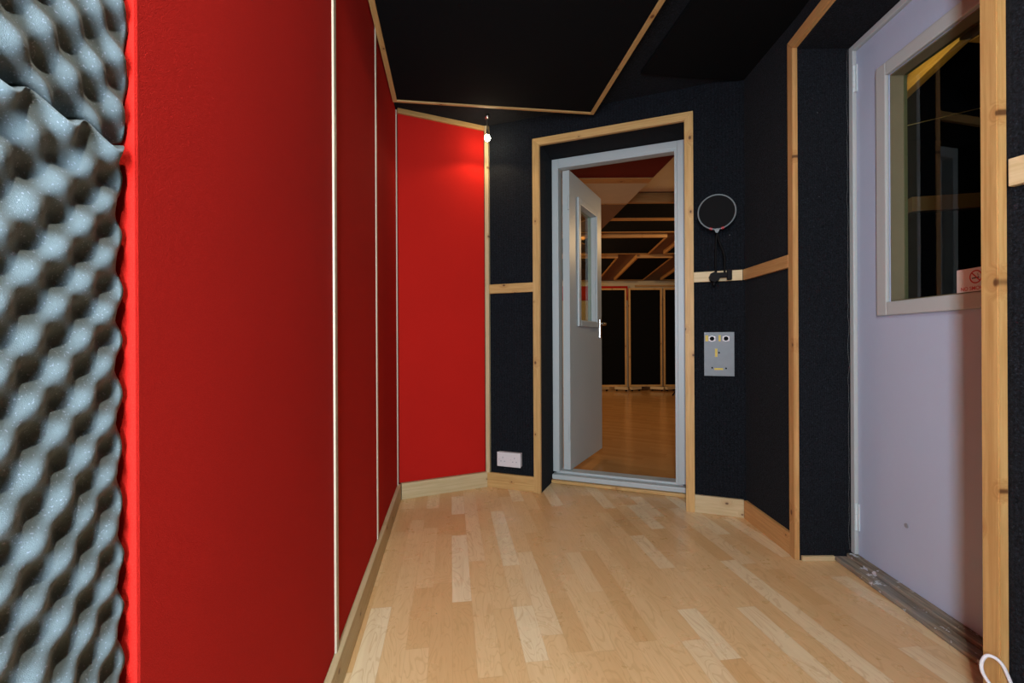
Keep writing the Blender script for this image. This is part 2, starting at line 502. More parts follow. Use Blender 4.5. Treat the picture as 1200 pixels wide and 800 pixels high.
# battens: ivory strips over the panel joints
def batten(i, y, w, t, label, z1=Z1P):
    p = red(y - w/2, PANEL - .02); q = red(y + w/2, PANEL - .02)
    M = frame_of((0, 0, 1), (u.x, u.y, 0), v3(p, Z0P))
    L = z1 - Z0P
    Z = M.to_3x3() @ Vector((0, 0, 1))
    s = 1 if Z.dot(Vector((nl.x, nl.y, 0))) > 0 else -1
    b = box_bm(-L/2, L/2, 0, w, min(0, s*(t+.02)), max(0, s*(t+.02)), .002)
    o = link('trim_%d' % i, b, IVORY, None, M @ Matrix.Translation((L/2, 0, 0)))
    return tag(o, label, None, None, 'structure')
batten(1, 1.124, .024, .005, 'thicker ivory vertical batten on the red wall')
batten(2, 1.764, .022, .004, 'thin ivory vertical batten on the red wall')
batten(3, 2.424, .012, .006, 'thin ivory strip in the inner corner of the red walls')
# wall-top trims
o = board('trim_4', v3(red(2.45, PANEL-.02), Z1P), v3(red(.2, PANEL-.02), Z1P), (0, 0, 1), H_CEIL - Z1P - .001, .030, PINE)
tag(o, 'pine strip along the top of the long red wall', None, None, 'structure')
o = board('trim_5', v3(ang(A_LEN, PANEL-.02), Z1P), v3(ang(-.008, PANEL-.02), Z1P), (0, 0, 1), H_CEIL - Z1P - .001, .032, PINE)
if (o.matrix_basis.to_3x3() @ Vector((0, 0, 1))).dot(Vector((na.x, na.y, 0))) < 0:
    bpy.data.objects.remove(o)
    o = board('trim_5', v3(ang(-.008, PANEL-.02), Z1P), v3(ang(A_LEN, PANEL-.02), Z1P), (0, 0, 1), H_CEIL - Z1P - .001, .032, PINE)
tag(o, 'pine strip along the top of the angled red panel', None, None, 'structure')
# corner post between red panel and black carpet
o = board('trim_6', v3(back(.018, -.02), SK), v3(back(.018, -.02), 2.112), (-d.x, -d.y, 0), .024, .026, PALE)
if (o.matrix_basis.to_3x3() @ Vector((0, 0, 1))).dot(Vector((nb.x, nb.y, 0))) < 0:
    bpy.data.objects.remove(o)
    o = board('trim_6', v3(back(-.006, -.02), SK), v3(back(-.006, -.02), 2.112), (d.x, d.y, 0), .024, .026, PALE)
tag(o, 'pale vertical corner strip between angled red panel and black carpet', None, None, 'structure')

# ------------------------------------------------------------------ grey egg-crate foam sheets on the near end of the red wall
def foam(z0, z1, ph_y, ph_z, yend, diag, label, curl=0.0, drop=0.0, out=0.0):
    y0 = .05; st = .0032
    P = .0475
    ny = int((yend - y0) / st); nz = int((z1 - z0) / st)
    b = bmesh.new()
    org = red(y0, WALL)
    def surf(i, j):
        s = (yend - y0) / u.y * i / ny; z = z0 + (z1 - z0) * j / nz
        w = noise.noise(Vector((s*7, z*5, 3.1 + ph_y)))
        w2 = noise.noise(Vector((s*18, z*16, 9.4 + ph_y)))
        aa = 2*PI*(s/P + ph_y + w*.10); bb = 2*PI*(z/P + ph_z + w2*.10)
        h = diag * math.cos(bb - aa) + (1 - diag) * math.cos(bb + aa)
        h = (h * .5 + .5) ** .85
        e_t = (z1 - z) / .045; e_b = (z - z0) / .045
        hh = .0190 + .0120 * h + .0018*w2 + out
        if e_t < 1: hh += curl * (1 - e_t) ** 2
        if drop and e_b < 1: hh -= drop * (1 - e_b) ** 2
        if e_t < 1.0: z += .006 * math.cos(aa) * (1 - e_t)**2 * (1 if curl else 0)
        if e_b < 1.0: z += .005 * math.cos(aa + 1.) * (1 - e_b)**2 * (1 if drop else 0)
        # ragged cut end
        sx = s
        if i == ny: sx -= .0022*abs(noise.noise(Vector((0, z*60, ph_z)))) + .004*abs(noise.noise(Vector((1, z*18, ph_z))))
        return org + u*sx + nl*hh, z
    G = [[None]*(nz+1) for _ in range(ny+1)]
    for i in range(ny+1):
        for j in range(nz+1):
            p, z = surf(i, j); G[i][j] = b.verts.new((p.x, p.y, z))
    for i in range(ny):
        for j in range(nz):
            b.faces.new((G[i][j], G[i+1][j], G[i+1][j+1], G[i][j+1]))
    # back and rim
    loop = [G[i][0] for i in range(ny+1)] + [G[ny][j] for j in range(1, nz+1)] + [G[i][nz] for i in range(ny-1, -1, -1)] + [G[0][j] for j in range(nz-1, 0, -1)]
    bk = []
    for vtx in loop:
        t = (V2(vtx.co.x, vtx.co.y) - org).dot(u)
        p = org + u*t + nl*.0006
        bk.append(b.verts.new((p.x, p.y, vtx.co.z)))
    n = len(loop)
    for i in range(n):
        j = (i+1) % n
        b.faces.new((loop[i], loop[j], bk[j], bk[i]))
    b.faces.new(bk)
    return tag(link('foam_sheet', b, FOAM, None, None, True), label, 'acoustic foam')
foam(1.027, 2.1, .12, .28, .4105, .36, 'upper sheet of grey egg-crate foam overlapping at its lower edge', 0, .004, .003)
foam(.0, 1.024, .30, .05, .4050, .60, 'lower tall sheet of grey egg-crate foam with curling top edge', .006, 0, 0)
o = link('staple', tube_bm([v3(red(.408, -.040), .795), v3(red(.409, -.033), .795), v3(red(.409, -.033), .783), v3(red(.408, -.040), .783)], .0007, 6), CHROME)
tag(o, 'tiny silver staple in the bright red edge beside the foam', 'staple')

# ------------------------------------------------------------------ ceiling panel framed in pine
cz = 2.042
c0 = red(2.262, PANEL + .006)            # back corner beside the red wall
W_, L_ = 1.032, 1.75
def cl(x, y, z): # x along back edge to the right, y towards the camera
    p = c0 + nl*x - u*y
    return Vector((p.x, p.y, z))
root = tag(empty('ceiling_panel', cl(W_/2, L_/2, cz)), 'large black ceiling panel edged with thin pine strips', 'ceiling panel')
pm = frame_of((nl.x, nl.y, 0), (-u.x, -u.y, 0), cl(0, 0, cz))
zs = (pm.to_3x3() @ Vector((0, 0, 1))).z
def slab(name, x0, x1, y0, y1, z0, z1, mat, bev=.002, along='x'):
    lo, hi = (z0 - cz) * zs, (z1 - cz) * zs
    if along == 'x':
        b = box_bm(-(x1-x0)/2, (x1-x0)/2, -(y1-y0)/2, (y1-y0)/2, min(lo, hi), max(lo, hi), bev)
        return link(name, b, mat, root, pm @ Matrix.Translation(((x0+x1)/2, (y0+y1)/2, 0)))
    b = box_bm(-(y1-y0)/2, (y1-y0)/2, -(x1-x0)/2, (x1-x0)/2, min(lo, hi), max(lo, hi), bev)
    return link(name, b, mat, root, pm @ Matrix.Translation(((x0+x1)/2, (y0+y1)/2, 0)) @ Matrix.Rotation(PI/2, 4, 'Z'))
E_ = .022
slab('panel', E_, W_-E_, E_, L_-E_, cz + .003, cz + .045, BLKP, .002)
slab('edge_strip', 0, W_, 0, E_*.75, cz, cz + .05, PINE)
slab('edge_strip', 0, W_, L_-E_, L_, cz, cz + .05, PINE)
slab('edge_strip', 0, E_, E_*.75, L_-E_, cz, cz + .05, PINE, along='y')
slab('edge_strip', W_-E_, W_, E_*.75, L_-E_, cz, cz + .05, PINE, along='y')
# plain black board on the ceiling past the framed panel
o = link('ceiling_board', box_bm(.0, .62, 0, .95, -.016, 0, .004), BLKP, None,
         frame_of((nl.x, nl.y, 0), (u.x, u.y, 0), (.735, 1.19, H_CEIL)))
tag(o, 'plain black board on the ceiling between framed panel and side wall', 'ceiling board')

# ------------------------------------------------------------------ little halogen lamp in the corner
def lamp(x, y, label, power, group=None, zb=1.985, aim=(0, 0, -1), ang_=150, colr=(1.0, .74, .42)):
    r = tag(empty('ceiling_lamp', (x, y, H_CEIL)), label, 'lamp', group)
    link('ceiling_cup', cyl_bm((x, y, H_CEIL-.001), (x, y, H_CEIL-.022), .013, .010), CHROME, r, None, True)
    link('stem', cyl_bm((x, y, H_CEIL-.022), (x, y, zb+.028), .0035), CHROME, r)
    b = cyl_bm((x, y, zb+.045), (x, y, zb+.012), .006, .0085)
    link('lamp_holder', b, CHROME, r)
    link('bulb', sphere_bm((x, y, zb), .0165, 1.1), BULB, r, None, True)
    L = bpy.data.lights.new('lamp light', 'SPOT'); L.energy = power; L.color = colr
    L.spot_size = math.radians(ang_); L.spot_blend = .35; L.shadow_soft_size = .012
    lo = bpy.data.objects.new('lamp_light', L); C.objects.link(lo)
    lo.parent = r
    lo.matrix_basis = parent_world(r).inverted() @ (Matrix.Translation((x, y, zb - .02)) @ Vector(aim).to_track_quat('-Z', 'Y').to_matrix().to_4x4())
    return r
lamp(-.132, 2.535, 'small bare glowing halogen lamp hanging in the far corner', 2.2, aim=(-.05, -.12, -1), ang_=138)

# ------------------------------------------------------------------ casings (pine architraves)
CW, CT = .041, .020
def casing_back():
    r = tag(empty('trim_7', v3(back((S0+S1)/2), 0)), 'pine casing around the recess of the open white door', None, None, 'structure')
    ob = -T - .002
    def post(sa, sb, z1, m):
        b = bmesh.new()
        w = sb - sa
        M = frame_of((0, 0, 1), (d.x, d.y, 0), v3(back(sa, -T), 0))
        s = 1 if (M.to_3x3() @ Vector((0, 0, 1))).dot(Vector((nb.x, nb.y, 0))) > 0 else -1
        # mitred top: outer edge runs higher
        zi = z1 - CW
        pts = [(0, 0), (0, w), ((zi if m > 0 else z1), w), ((z1 if m > 0 else zi), 0)]
        lo = [b.verts.new((x - z1/2, y - w/2, 0)) for x, y in pts]; hi = [b.verts.new((x - z1/2, y - w/2, s*CT)) for x, y in pts]
        b.faces.new(lo); b.faces.new(hi)
        for i in range(4):
            j = (i+1) % 4; b.faces.new((lo[i], lo[j], hi[j], hi[i]))
        bmesh.ops.recalc_face_normals(b, faces=b.faces[:])
        bmesh.ops.bevel(b, geom=b.edges[:], offset=.002, segments=2, affect='EDGES')
        link('casing_post', b, PINE, r, M @ Matrix.Translation((z1/2, w/2, 0)))
    zt = 1.986
    post(S0 - CW, S0, zt, 1); post(S1, S1 + CW, zt, -1)
    p, q = Vector(v3(back(S0, -T), zt - CW)), Vector(v3(back(S1, -T), zt - CW))
    o = board('casing_head', p, q, (0, 0, 1), CW, CT, PINE, r, .002, (CW, CW))
    if (o.matrix_basis.to_3x3() @ Vector((0, 0, 1))).dot(Vector((nb.x, nb.y, 0))) < 0:
        bpy.data.objects.remove(o)
        board('casing_head', q, p, (0, 0, 1), CW, CT, PINE, r, .002, (CW, CW))
casing_back()

def casing_side():
    r = tag(empty('trim_8', v3(cas(1.37), 0)), 'pine casing around the recess of the lavender white side door', None, None, 'structure')
    n = V2(-1, m_).normalized(); n3 = Vector((n.x, n.y, 0))
    e = V2(m_, 1).normalized()
    zt = 2.020; ct = .019
    def post(ya, yb, inner_hi):
        p = cas(ya, -T); w = (cas(yb, -T) - p).length
        M = frame_of((0, 0, 1), (e.x, e.y, 0), v3(p, 0))
        s = 1 if (M.to_3x3() @ Vector((0, 0, 1))).dot(n3) > 0 else -1
        zi = zt - CW
        b = bmesh.new()
        pts = [(0, 0), (0, w), (zi if inner_hi else zt, w), (zt if inner_hi else zi, 0)]
        lo = [b.verts.new((x - zt/2, y - w/2, 0)) for x, y in pts]; hi = [b.verts.new((x - zt/2, y - w/2, s*ct)) for x, y in pts]
        b.faces.new(lo); b.faces.new(hi)
        for i in range(4):
            j = (i+1) % 4; b.faces.new((lo[i], lo[j], hi[j], hi[i]))
        bmesh.ops.recalc_face_normals(b, faces=b.faces[:])
        bmesh.ops.bevel(b, geom=b.edges[:], offset=.002, segments=2, affect='EDGES')
        return link('casing_post', b, ORNG if ya > 1.3 else PINE, r, M @ Matrix.Translation((zt/2, w/2, 0)))
    post(1.758, 1.758 + CW, False)
    post(.981 - .039, .981, True)
    p, q = Vector(v3(cas(.981, -T), zt - CW)), Vector(v3(cas(1.758, -T), zt - CW))
    o = board('casing_head', p, q, (0, 0, 1), CW, ct, ORNG, r, .002, (CW, CW))
    if (o.matrix_basis.to_3x3() @ Vector((0, 0, 1))).dot(n3) < 0:
        bpy.data.objects.remove(o)
        board('casing_head', q, p, (0, 0, 1), CW, ct, ORNG, r, .002, (CW, CW))
casing_side()

# dado rails
def rail(i, p, q, n, z0, z1, mat, label, t=.020):
    p3, q3 = Vector(v3(p, z0)), Vector(v3(q, z0)); n3 = Vector((n.x, n.y, 0))
    if (q3 - p3).cross(Vector((0, 0, 1))).dot(n3) < 0: p3, q3 = q3, p3
    o = board('trim_%d' % i, p3, q3, (0, 0, 1), z1 - z0, t, mat, None, .002)
    return tag(o, label, None, None, 'structure')
rail(9, back(.019, -T), back(S0 - CW, -T), nb, 1.129, 1.182, PINE, 'short pine rail between corner strip and open door casing', .016)
rail(10, back(S1 + CW, -T), back(B_LEN - .001, -T), nb, 1.138, 1.188, PALE, 'pale pine rail piece holding the black clamp', .016)
rail(11, R3 + V2(.015, .042), R2 + V2(.014, -.005), V2(-1, .026).normalized(), 1.137, 1.188, ORNG, 'orange pine rail piece between niche corner and side door casing', .016)
near_dir = (V2(1.46, -.7) - NW).normalized()
nn = V2(-near_dir.y, near_dir.x)
if nn.x > 0: nn = -nn
rail(12, NW + near_dir*.004, NW + near_dir*.9, nn, 1.160, 1.216, PALE, 'pale pine rail on the near ribbed carpet wall', .016)

# ------------------------------------------------------------------ far door: white frame and the open leaf
FD0, FD1 = -.240, -.335
fr = tag(empty('trim_13', v3(back((S0+S1)/2, FD0), 0)), 'white gloss frame of the open door', None, None, 'structure')
def fbox(name, s0, s1, z0, z1, d0, d1, mat, parent, bev=.003):
    w = s1 - s0
    M = frame_of((d.x, d.y, 0), (-nb.x, -nb.y, 0), v3(back(s0, d0), 0))
    return link(name, box_bm(0, w, 0, d0 - d1, z0, z1, bev), mat, parent, M)
g = .001
JW = .040
fbox('jamb', S0 + g, S0 + JW, .06, 1.953, FD0, FD1, WHITE, fr)
fbox('jamb', S1 - JW, S1 - g, .06, 1.953, FD0, FD1, WHITE, fr)
fbox('head', S0 + JW, S1 - JW, 1.910, 1.953, FD0, FD1, WHITE, fr)
fbox('door_stop', S0 + JW, S1 - JW, 1.896, 1.910, FD0 + 0, FD0 - .045, WHITE, fr, .001)
fbox('door_stop', S1 - JW - .014, S1 - JW, .06, 1.896, FD0, FD0 - .045, WHITE, fr, .001)
bm_w = S1 - S0 - 2*g
fbox('sill', S0 + g, S1 - g, .020, .048, FD0 + .022, FD1, WHITE, fr, .004)
fbox('sill', S0 + JW*.4, S1 - JW*.4, .048, .062, FD0 - .018, FD1, WHITE, fr, .003)
o = fbox('trim_14', S0 + g, S1 - g, 0.0005, .019, FD0 + .040, FD1, PINE, None)
tag(o, 'bare pine strip under the white sill of the open door', None, None, 'structure')

hx = V2(.353, 2.770); e = V2(.656 - .353, 3.333 - 2.770).normalized(); ne = V2(e.y, -e.x)  # leaf face line, its visible normal
LM = frame_of((e.x, e.y, 0), (0, 0, 1), v3(hx, 0))     # local X along the leaf, Y up, Z = visible normal
assert (LM.to_3x3() @ Vector((0, 0, 1))).dot(Vector((ne.x, ne.y, 0))) > 0
dr = tag(empty('door_1', v3(hx, .064)), 'white half glazed door standing open into the room beyond', None, None, 'structure')
LW, LZ0, LZ1, LT = .643, .066, 1.892, .044
GX0, GX1, GZ0, GZ1 = .175, .505, .985, 1.725
b = bmesh.new()
for x0, x1, z0, z1 in ((0, GX0, LZ0, LZ1), (GX1, LW, LZ0, LZ1), (GX0, GX1, LZ0, GZ0), (GX0, GX1, GZ1, LZ1)):
    box_bm(x0, x1, z0, z1, -LT, 0, 0, b)
bmesh.ops.remove_doubles(b, verts=b.verts[:], dist=1e-5)
lf = link('door_leaf', b, WHITE, dr, LM)
def ring(x0, x1, y0, y1, w, z0, z1, bev=.002):
    b = bmesh.new()
    for A in ((x0-w, x0, y0-w, y1+w), (x1, x1+w, y0-w, y1+w), (x0, x1, y0-w, y0), (x0, x1, y1, y1+w)):
        box_bm(A[0], A[1], A[2], A[3], z0, z1, bev, b)
    return b
link('glazing_bead', ring(GX0, GX1, GZ0, GZ1, .040, 0, .013, .004), WHITE, dr, LM)
link('glazing_bead', ring(GX0, GX1, GZ0, GZ1, .040, -LT-.013, -LT, .004), WHITE, dr, LM)
link('door_glass', box_bm(GX0, GX1, GZ0, GZ1, -.035, -.031), GLASSD, dr, LM)
hd = link('handle_plate', box_bm(LW-.062, LW-.022, .872, 1.008, 0, .008, .003), CHROME, dr, LM)
b = cyl_bm((LW-.042, .972, .006), (LW-.042, .972, .045), .009)
cyl_bm((LW-.046, .972, .043), (LW-.150, .972, .048), .0085, .0075, bm=b)
link('lever', b, CHROME, hd, LM, True)
hd2 = link('handle_plate', box_bm(LW-.062, LW-.022, .872, 1.008, -LT-.008, -LT, .003), CHROME, dr, LM)
b = cyl_bm((LW-.042, .972, -LT-.006), (LW-.042, .972, -LT-.045), .009)
cyl_bm((LW-.046, .972, -LT-.043), (LW-.150, .972, -LT-.048), .0085, .0075, bm=b)
link('lever', b, CHROME, hd2, LM, True)
for z in (.25, 1.65):
    link('hinge', cyl_bm((-.008, z, -.002), (-.008, z+.09, -.002), .006), WHITE, dr, LM)

# ------------------------------------------------------------------ side door (shut) in its recess
hp = V2(1.316, 1.7355); dq = V2(-.058, -1).normalized()       # from hinge towards the camera
SM = frame_of((dq.x, dq.y, 0), (0, 0, 1), v3(hp, 0))            # X along, Y up, Z = into the room or away
zsgn = 1 if (SM.to_3x3() @ Vector((0, 0, 1))).x < 0 else -1
def sz(a_, b_): return (min(a_*zsgn, b_*zsgn), max(a_*zsgn, b_*zsgn))
def sbox(x0, x1, z0, z1, d0, d1, bev=0, bm=None):
    lo, hi = sz(d0, d1)
    return box_bm(x0, x1, z0, z1, lo, hi, bev, bm)
sd = tag(empty('door_2', v3(hp, .03)), 'shut lavender white side door with a large glazed panel', None, None, 'structure')
SW, SZ0, SZ1, ST = .735, .032, 1.947, .044
wx0, wx1, wz0, wz1 = .166, .575, .980, 1.762
b = bmesh.new()
for A in ((0.004, wx0, SZ0, SZ1), (wx1, SW, SZ0, SZ1), (wx0, wx1, SZ0, wz0), (wx0, wx1, wz1, SZ1)):
    sbox(A[0], A[1], A[2], A[3], 0, -ST, 0, b)
bmesh.ops.remove_doubles(b, verts=b.verts[:], dist=1e-5)
link('door_leaf', b, DOORW, sd, SM)
def sring(x0, x1, y0, y1, w, d0, d1, bev=.004):
    b = bmesh.new()
    for A in ((x0-w, x0, y0-w, y1+w), (x1, x1+w, y0-w, y1+w), (x0, x1, y0-w, y0), (x0, x1, y1, y1+w)):
        sbox(A[0], A[1], A[2], A[3], d0, d1, bev, b)
    return b
link('glazing_bead', sring(wx0, wx1, wz0, wz1, .046, .001, .014), WHITE, sd, SM)
lin = bmesh.new()
for A in ((wx0, wx0+.004, wz0, wz1), (wx1-.004, wx1, wz0, wz1), (wx0+.004, wx1-.004, wz0, wz0+.004), (wx0+.004, wx1-.004, wz1-.004, wz1)):
    sbox(A[0], A[1], A[2], A[3], -.002, -.056, 0, lin)
link('window_lining', lin, LINING, sd, SM)
link('door_glass', sbox(wx0+.004, wx1-.004, wz0+.004, wz1-.004, -.044, -.048), GLASSD, sd, SM)
for z in (.125, 1.792):
    b = bmesh.new()
    sbox(-.010, .014, z, z+.102, .001, .006, .001, b)
    lo = .010*zsgn
    for k in range(5):
        cyl_bm((.001, z + .0205*k, lo*.7), (.001, z + .0205*k + .0195, lo*.7), .0062, seg=14, bm=b)
    link('hinge', b, HINGE, sd, SM)
cy = .003*zsgn
b = cyl_bm((.232, .235, 0), (.232, .235, cy), .0075)
tag(link('screw_cap', b, GRIME, sd, SM), 'small grey round mark')
hb = link('handle_plate', sbox(SW-.075, SW-.035, .90, 1.04, .0, .008, .003), CHROME, sd, SM)
b = cyl_bm((SW-.055, 1.0, .006*zsgn), (SW-.055, 1.0, .045*zsgn), .009)
cyl_bm((SW-.059, 1.0, .043*zsgn), (SW-.16, 1.0, .047*zsgn), .0085, .0075, bm=b)
link('lever', b, CHROME, hb, SM, True)

sf = tag(empty('trim_15', v3(hp, 0)), 'white painted frame of the shut side door', None, None, 'structure')
link('jamb', sbox(-.021, .001, .031, 1.973, .012, -.09, .003), WHITE, sf, SM)
link('jamb', sbox(SW+.002, SW+.018, .031, 1.973, .012, -.09, .003), WHITE, sf, SM)
link('head', sbox(.001, SW+.002, 1.950, 1.973, .012, -.09, .003), WHITE, sf, SM)
# ragged paint edge on the carpet beside the jamb
b = bmesh.new(); n = 90; prev = None
for i in range(n+1):
    z = .04 + 1.93*i/n
    w = .006 + .006*noise.noise(Vector((0, z*14, 2))) + .003*noise.noise(Vector((3, z*60, 2)))
    pA = b.verts.new((-.0215, z, (.012)*zsgn)); pB = b.verts.new((-.0215, z, (.012 + max(.001, w))*zsgn))
    pC = b.verts.new((-.0200, z, (.012 + max(.001, w))*zsgn))
    if prev:
        b.faces.new((prev[0], pA, pB, prev[1])); b.faces.new((prev[1], pB, pC, prev[2]))
    prev = (pA, pB, pC)
link('paint_edge', b, WHITE, sf, SM)
# sill in front of the side door
sl = tag(empty('trim_16', v3(hp, 0)), 'weathered bare wood sill below the side door', None, None, 'structure')
link('sill_board', sbox(-.015, .745, .0005, .030, .032, -.06, .003), WEATH, sl, SM)
link('sill_nosing', sbox(-.015, .745, .0005, .018, .076, .033, .004), WEATH, sl, SM)
o = board('trim_17', (1.112, 1.7562, .0005), (1.236, 1.7562, .0005), (0, 0, 1), .019, .010, PALE, None, .001)
tag(o, 'small raw pine strip at the foot of the side door recess', None, None, 'structure')

# ------------------------------------------------------------------ no smoking sign on the glass
sg = tag(empty('no_smoking_sign', SM @ Vector((.5, .975, 0))), 'small white no smoking sign with red symbol on the side door glass', 'sign')
gx0, gx1, gz0, gz1 = .437, .552, .9815, 1.046
link('sign_card', sbox(gx0, gx1, gz0, gz1, .0185, .0165, .0004), SIGNW, sg, SM)
cxs, czs = (gx0+gx1)/2, 1.021
# symbol: local frame with X along the door, Y up
def flat_ring(c, r0, r1, dz, seg=48):
    b = bmesh.new()
    A = [b.verts.new((c[0]+r0*math.cos(t), c[1]+r0*math.sin(t), dz)) for t in (2*PI*i/seg for i in range(seg))]
    B = [b.verts.new((c[0]+r1*math.cos(t), c[1]+r1*math.sin(t), dz)) for t in (2*PI*i/seg for i in range(seg))]
    for i in range(seg):
        j = (i+1) % seg; b.faces.new((A[i], A[j], B[j], B[i]))
    return b
def bar_at(b, c, L, w, angd, dz):
    ca, sa = math.cos(math.radians(angd)), math.sin(math.radians(angd))
    vs = [b.verts.new((c[0]+x*ca-y*sa, c[1]+x*sa+y*ca, dz)) for x, y in ((-L/2,-w/2),(L/2,-w/2),(L/2,w/2),(-L/2,w/2))]
    b.faces.new(vs)
dz = .0189*zsgn
# in view from the room local +X runs to the viewer's right
link('cigarette', (lambda b: (bar_at(b, (cxs-.001, czs-.003), .021, .0032, 3, dz), b)[1])(bmesh.new()), SIGNK, sg, SM)
sm = bmesh.new()
for k in range(6):
    bar_at(sm, (cxs+.006+.0018*math.sin(k*1.3), czs+.001+.0017*k), .005, .0012, 60 if k % 2 else 120, dz)
link('smoke_mark', sm, SMOKE, sg, SM)
b = flat_ring((cxs, czs), .0150, .0185, .0191*zsgn)
bar_at(b, (cxs, czs), .031, .0033, -45, .0192*zsgn)
link('prohibition_ring', b, SIGNR, sg, SM)
fc = bpy.data.curves.new('sign_text_curve', 'FONT'); fc.body = 'NO SMOKING'; fc.size = .0142; fc.align_x = 'CENTER'; fc.offset = .0002
tmp = bpy.data.objects.new('tmp', fc); C.objects.link(tmp)
bpy.context.view_layer.update()
tme = bpy.data.meshes.new_from_object(tmp.evaluated_get(bpy.context.evaluated_depsgraph_get()))
bpy.data.objects.remove(tmp); bpy.data.curves.remove(fc)
tme.materials.clear(); tme.materials.append(SIGNR)
to = bpy.data.objects.new('sign_text', tme); C.objects.link(to); to.parent = sg
face = SM @ Matrix.Translation((cxs, .9855, .0190*zsgn))
if zsgn < 0: face = face @ Matrix.Rotation(PI, 4, 'Y')
to.matrix_basis = parent_world(sg).inverted() @ face

# ------------------------------------------------------------------ wall socket
def on_back(s, off=-T): 
    p = back(s, off)
    return frame_of((d.x, d.y, 0), (0, 0, 1), v3(p, 0))     # X along wall to the right, Y up, Z into the room
M = on_back(.072)
assert (M.to_3x3() @ Vector((0, 0, 1))).dot(Vector((nb.x, nb.y, 0))) > 0
so = tag(empty('wall_socket', M @ Vector((.07, .177, 0))), 'white double power socket low on the black carpet above the baseboard', 'socket')
link('back_box', box_bm(.002, .142, .137, .215, 0, .026, .003), PLAST, so, M)
link('face_plate', box_bm(0, .144, .135, .217, .026, .036, .004), PLAST, so, M)
for cx in (.036, .108):
    hb = bmesh.new()
    box_bm(cx-.002, cx+.002, .183, .192, .0362, .0366, 0, hb)
    for q in (-.011, .011): box_bm(cx+q-.0035, cx+q+.0035, .164, .1685, .0362, .0366, 0, hb)
    for q in (-.001,): box_bm(cx-.024, cx-.021, .176, .179, .0362, .0366, 0, hb)
    link('pin_slots', hb, GRIME, so, M)

# ------------------------------------------------------------------ metal connector plate
M = on_back(1.174)
pl = tag(empty('connector_plate', M @ Vector((.067, .78, 0))), 'brushed metal connector plate with yellow tape marks on black carpet', 'connector plate')
z0, z1, w = .676, .891, .135
link('plate', box_bm(0, w, z0, z1, 0, .004, .001), STEEL, pl, M)
for cx, cz_ in ((.036, .859), (.098, .859)):
    b = bmesh.new()
    box_bm(cx-.016, cx+.016, cz_-.012, cz_+.012, .004, .006, .003, b)
    cyl_bm((cx, cz_, .005), (cx, cz_, .008), .0145, bm=b)
    c = link('connector', b, PLAST, pl, M)
    link('socket_hole', cyl_bm((cx, cz_, .0081), (cx, cz_, .0088), .0105), HOLE, c, M)
b = bmesh.new()
for cx, cz_ in ((.067, .790), (.036, .716), (.098, .714)):
    link('screw_hole', cyl_bm((cx, cz_, .004), (cx, cz_, .0046), .0042, seg=16), HOLE, pl, M)
b.free()
for x0, x1, y0, y1 in ((.006, .019, .846, .876), (.069-.004, .079-.004, .846, .876), (.049, .060, .770, .810), (.046, .085, .706, .715)):
    link('tape_label', box_bm(x0, x1, y0, y1, .0041, .0047), TAPE, pl, M)

# ------------------------------------------------------------------ pop filter clamped on the pale rail
M = on_back(1.128, .004)
pf = tag(empty('pop_filter', M @ Vector((.07, 1.16, 0))), 'round black pop filter with grey hoop clamped on the pale rail', 'pop filter')
cx, cz_, R, dp = .102, 1.459, .0815, .06
pts = [(cx + R*math.cos(2*PI*k/64), cz_ + R*math.sin(2*PI*k/64), dp) for k in range(64)]
hoop = link('hoop', tube_bm(pts, .0036, 10, True), GREYP, pf, M, True)
b = bmesh.new()
rings_ = [[b.verts.new((cx + r*math.cos(2*PI*k/48), cz_ + r*math.sin(2*PI*k/48), dp + q)) for k in range(48)] for r, q in ((R, .001), (R*.5, .001), (R*.5, -.001), (R, -.001))]
for A, B in zip(rings_, rings_[1:]):
    for k in range(48):
        l = (k+1) % 48; b.faces.new((A[k], A[l], B[l], B[k]))
b.faces.new(rings_[1]); b.faces.new(rings_[2][::-1])
link('mesh_disc', b, MESHC, pf, M)
for q in (-1, 1):
    aa = -PI/2 + q*.32
    tpts = [(cx + R*math.cos(aa + t), cz_ + R*math.sin(aa + t), dp) for t in (-.07, -.035, 0, .035, .07)]
    link('grip_sleeve', tube_bm(tpts, .0058, 10), REDP, pf, M)
b = bmesh.new()
vs = [(cx-.013, cz_-R+.001), (cx+.013, cz_-R+.001), (cx+.005, cz_-R-.017), (cx-.005, cz_-R-.017)]
lo = [b.verts.new((x, y, dp-.004)) for x, y in vs]; hi = [b.verts.new((x, y, dp+.005)) for x, y in vs]
b.faces.new(lo); b.faces.new(hi)
for i in range(4):
    j = (i+1) % 4; b.faces.new((lo[i], lo[j], hi[j], hi[i]))
link('hoop_bracket', b, GREYP, pf, M)
zb = cz_ - R - .015
link('gooseneck', tube_bm(spline([(cx+.002, zb, dp), (cx-.002, zb-.03, dp), (cx-.005, 1.26, dp), (cx-.004, 1.175, .05), (cx-.002, 1.150, .045)]), .0048, 10), BPLAS, pf, M, True)
link('gooseneck', tube_bm(spline([(cx+.004, zb-.008, dp), (cx+.010, zb-.045, dp+.004), (cx+.030, 1.262, dp), (cx+.034, 1.215, .05), (cx+.034, 1.165, .04)]), .0048, 10), BPLAS, pf, M, True)
b = bmesh.new()
box_bm(cx-.014, cx+.064, 1.150, 1.174, .018, .045, .004, b)
box_bm(cx+.044, cx+.066, 1.138, 1.188, .0155, .050, .004, b)
clp = link('clamp', b, BPLAS, pf, M)
b = bmesh.new()
cyl_bm((cx-.010, 1.152, .030), (cx-.010, 1.152, .062), .026, .024, 8, b)
cyl_bm((cx-.010, 1.135, .040), (cx-.014, 1.112, .044), .010, .006, 12, b)
link('clamp_knob', b, BPLAS, clp, M)

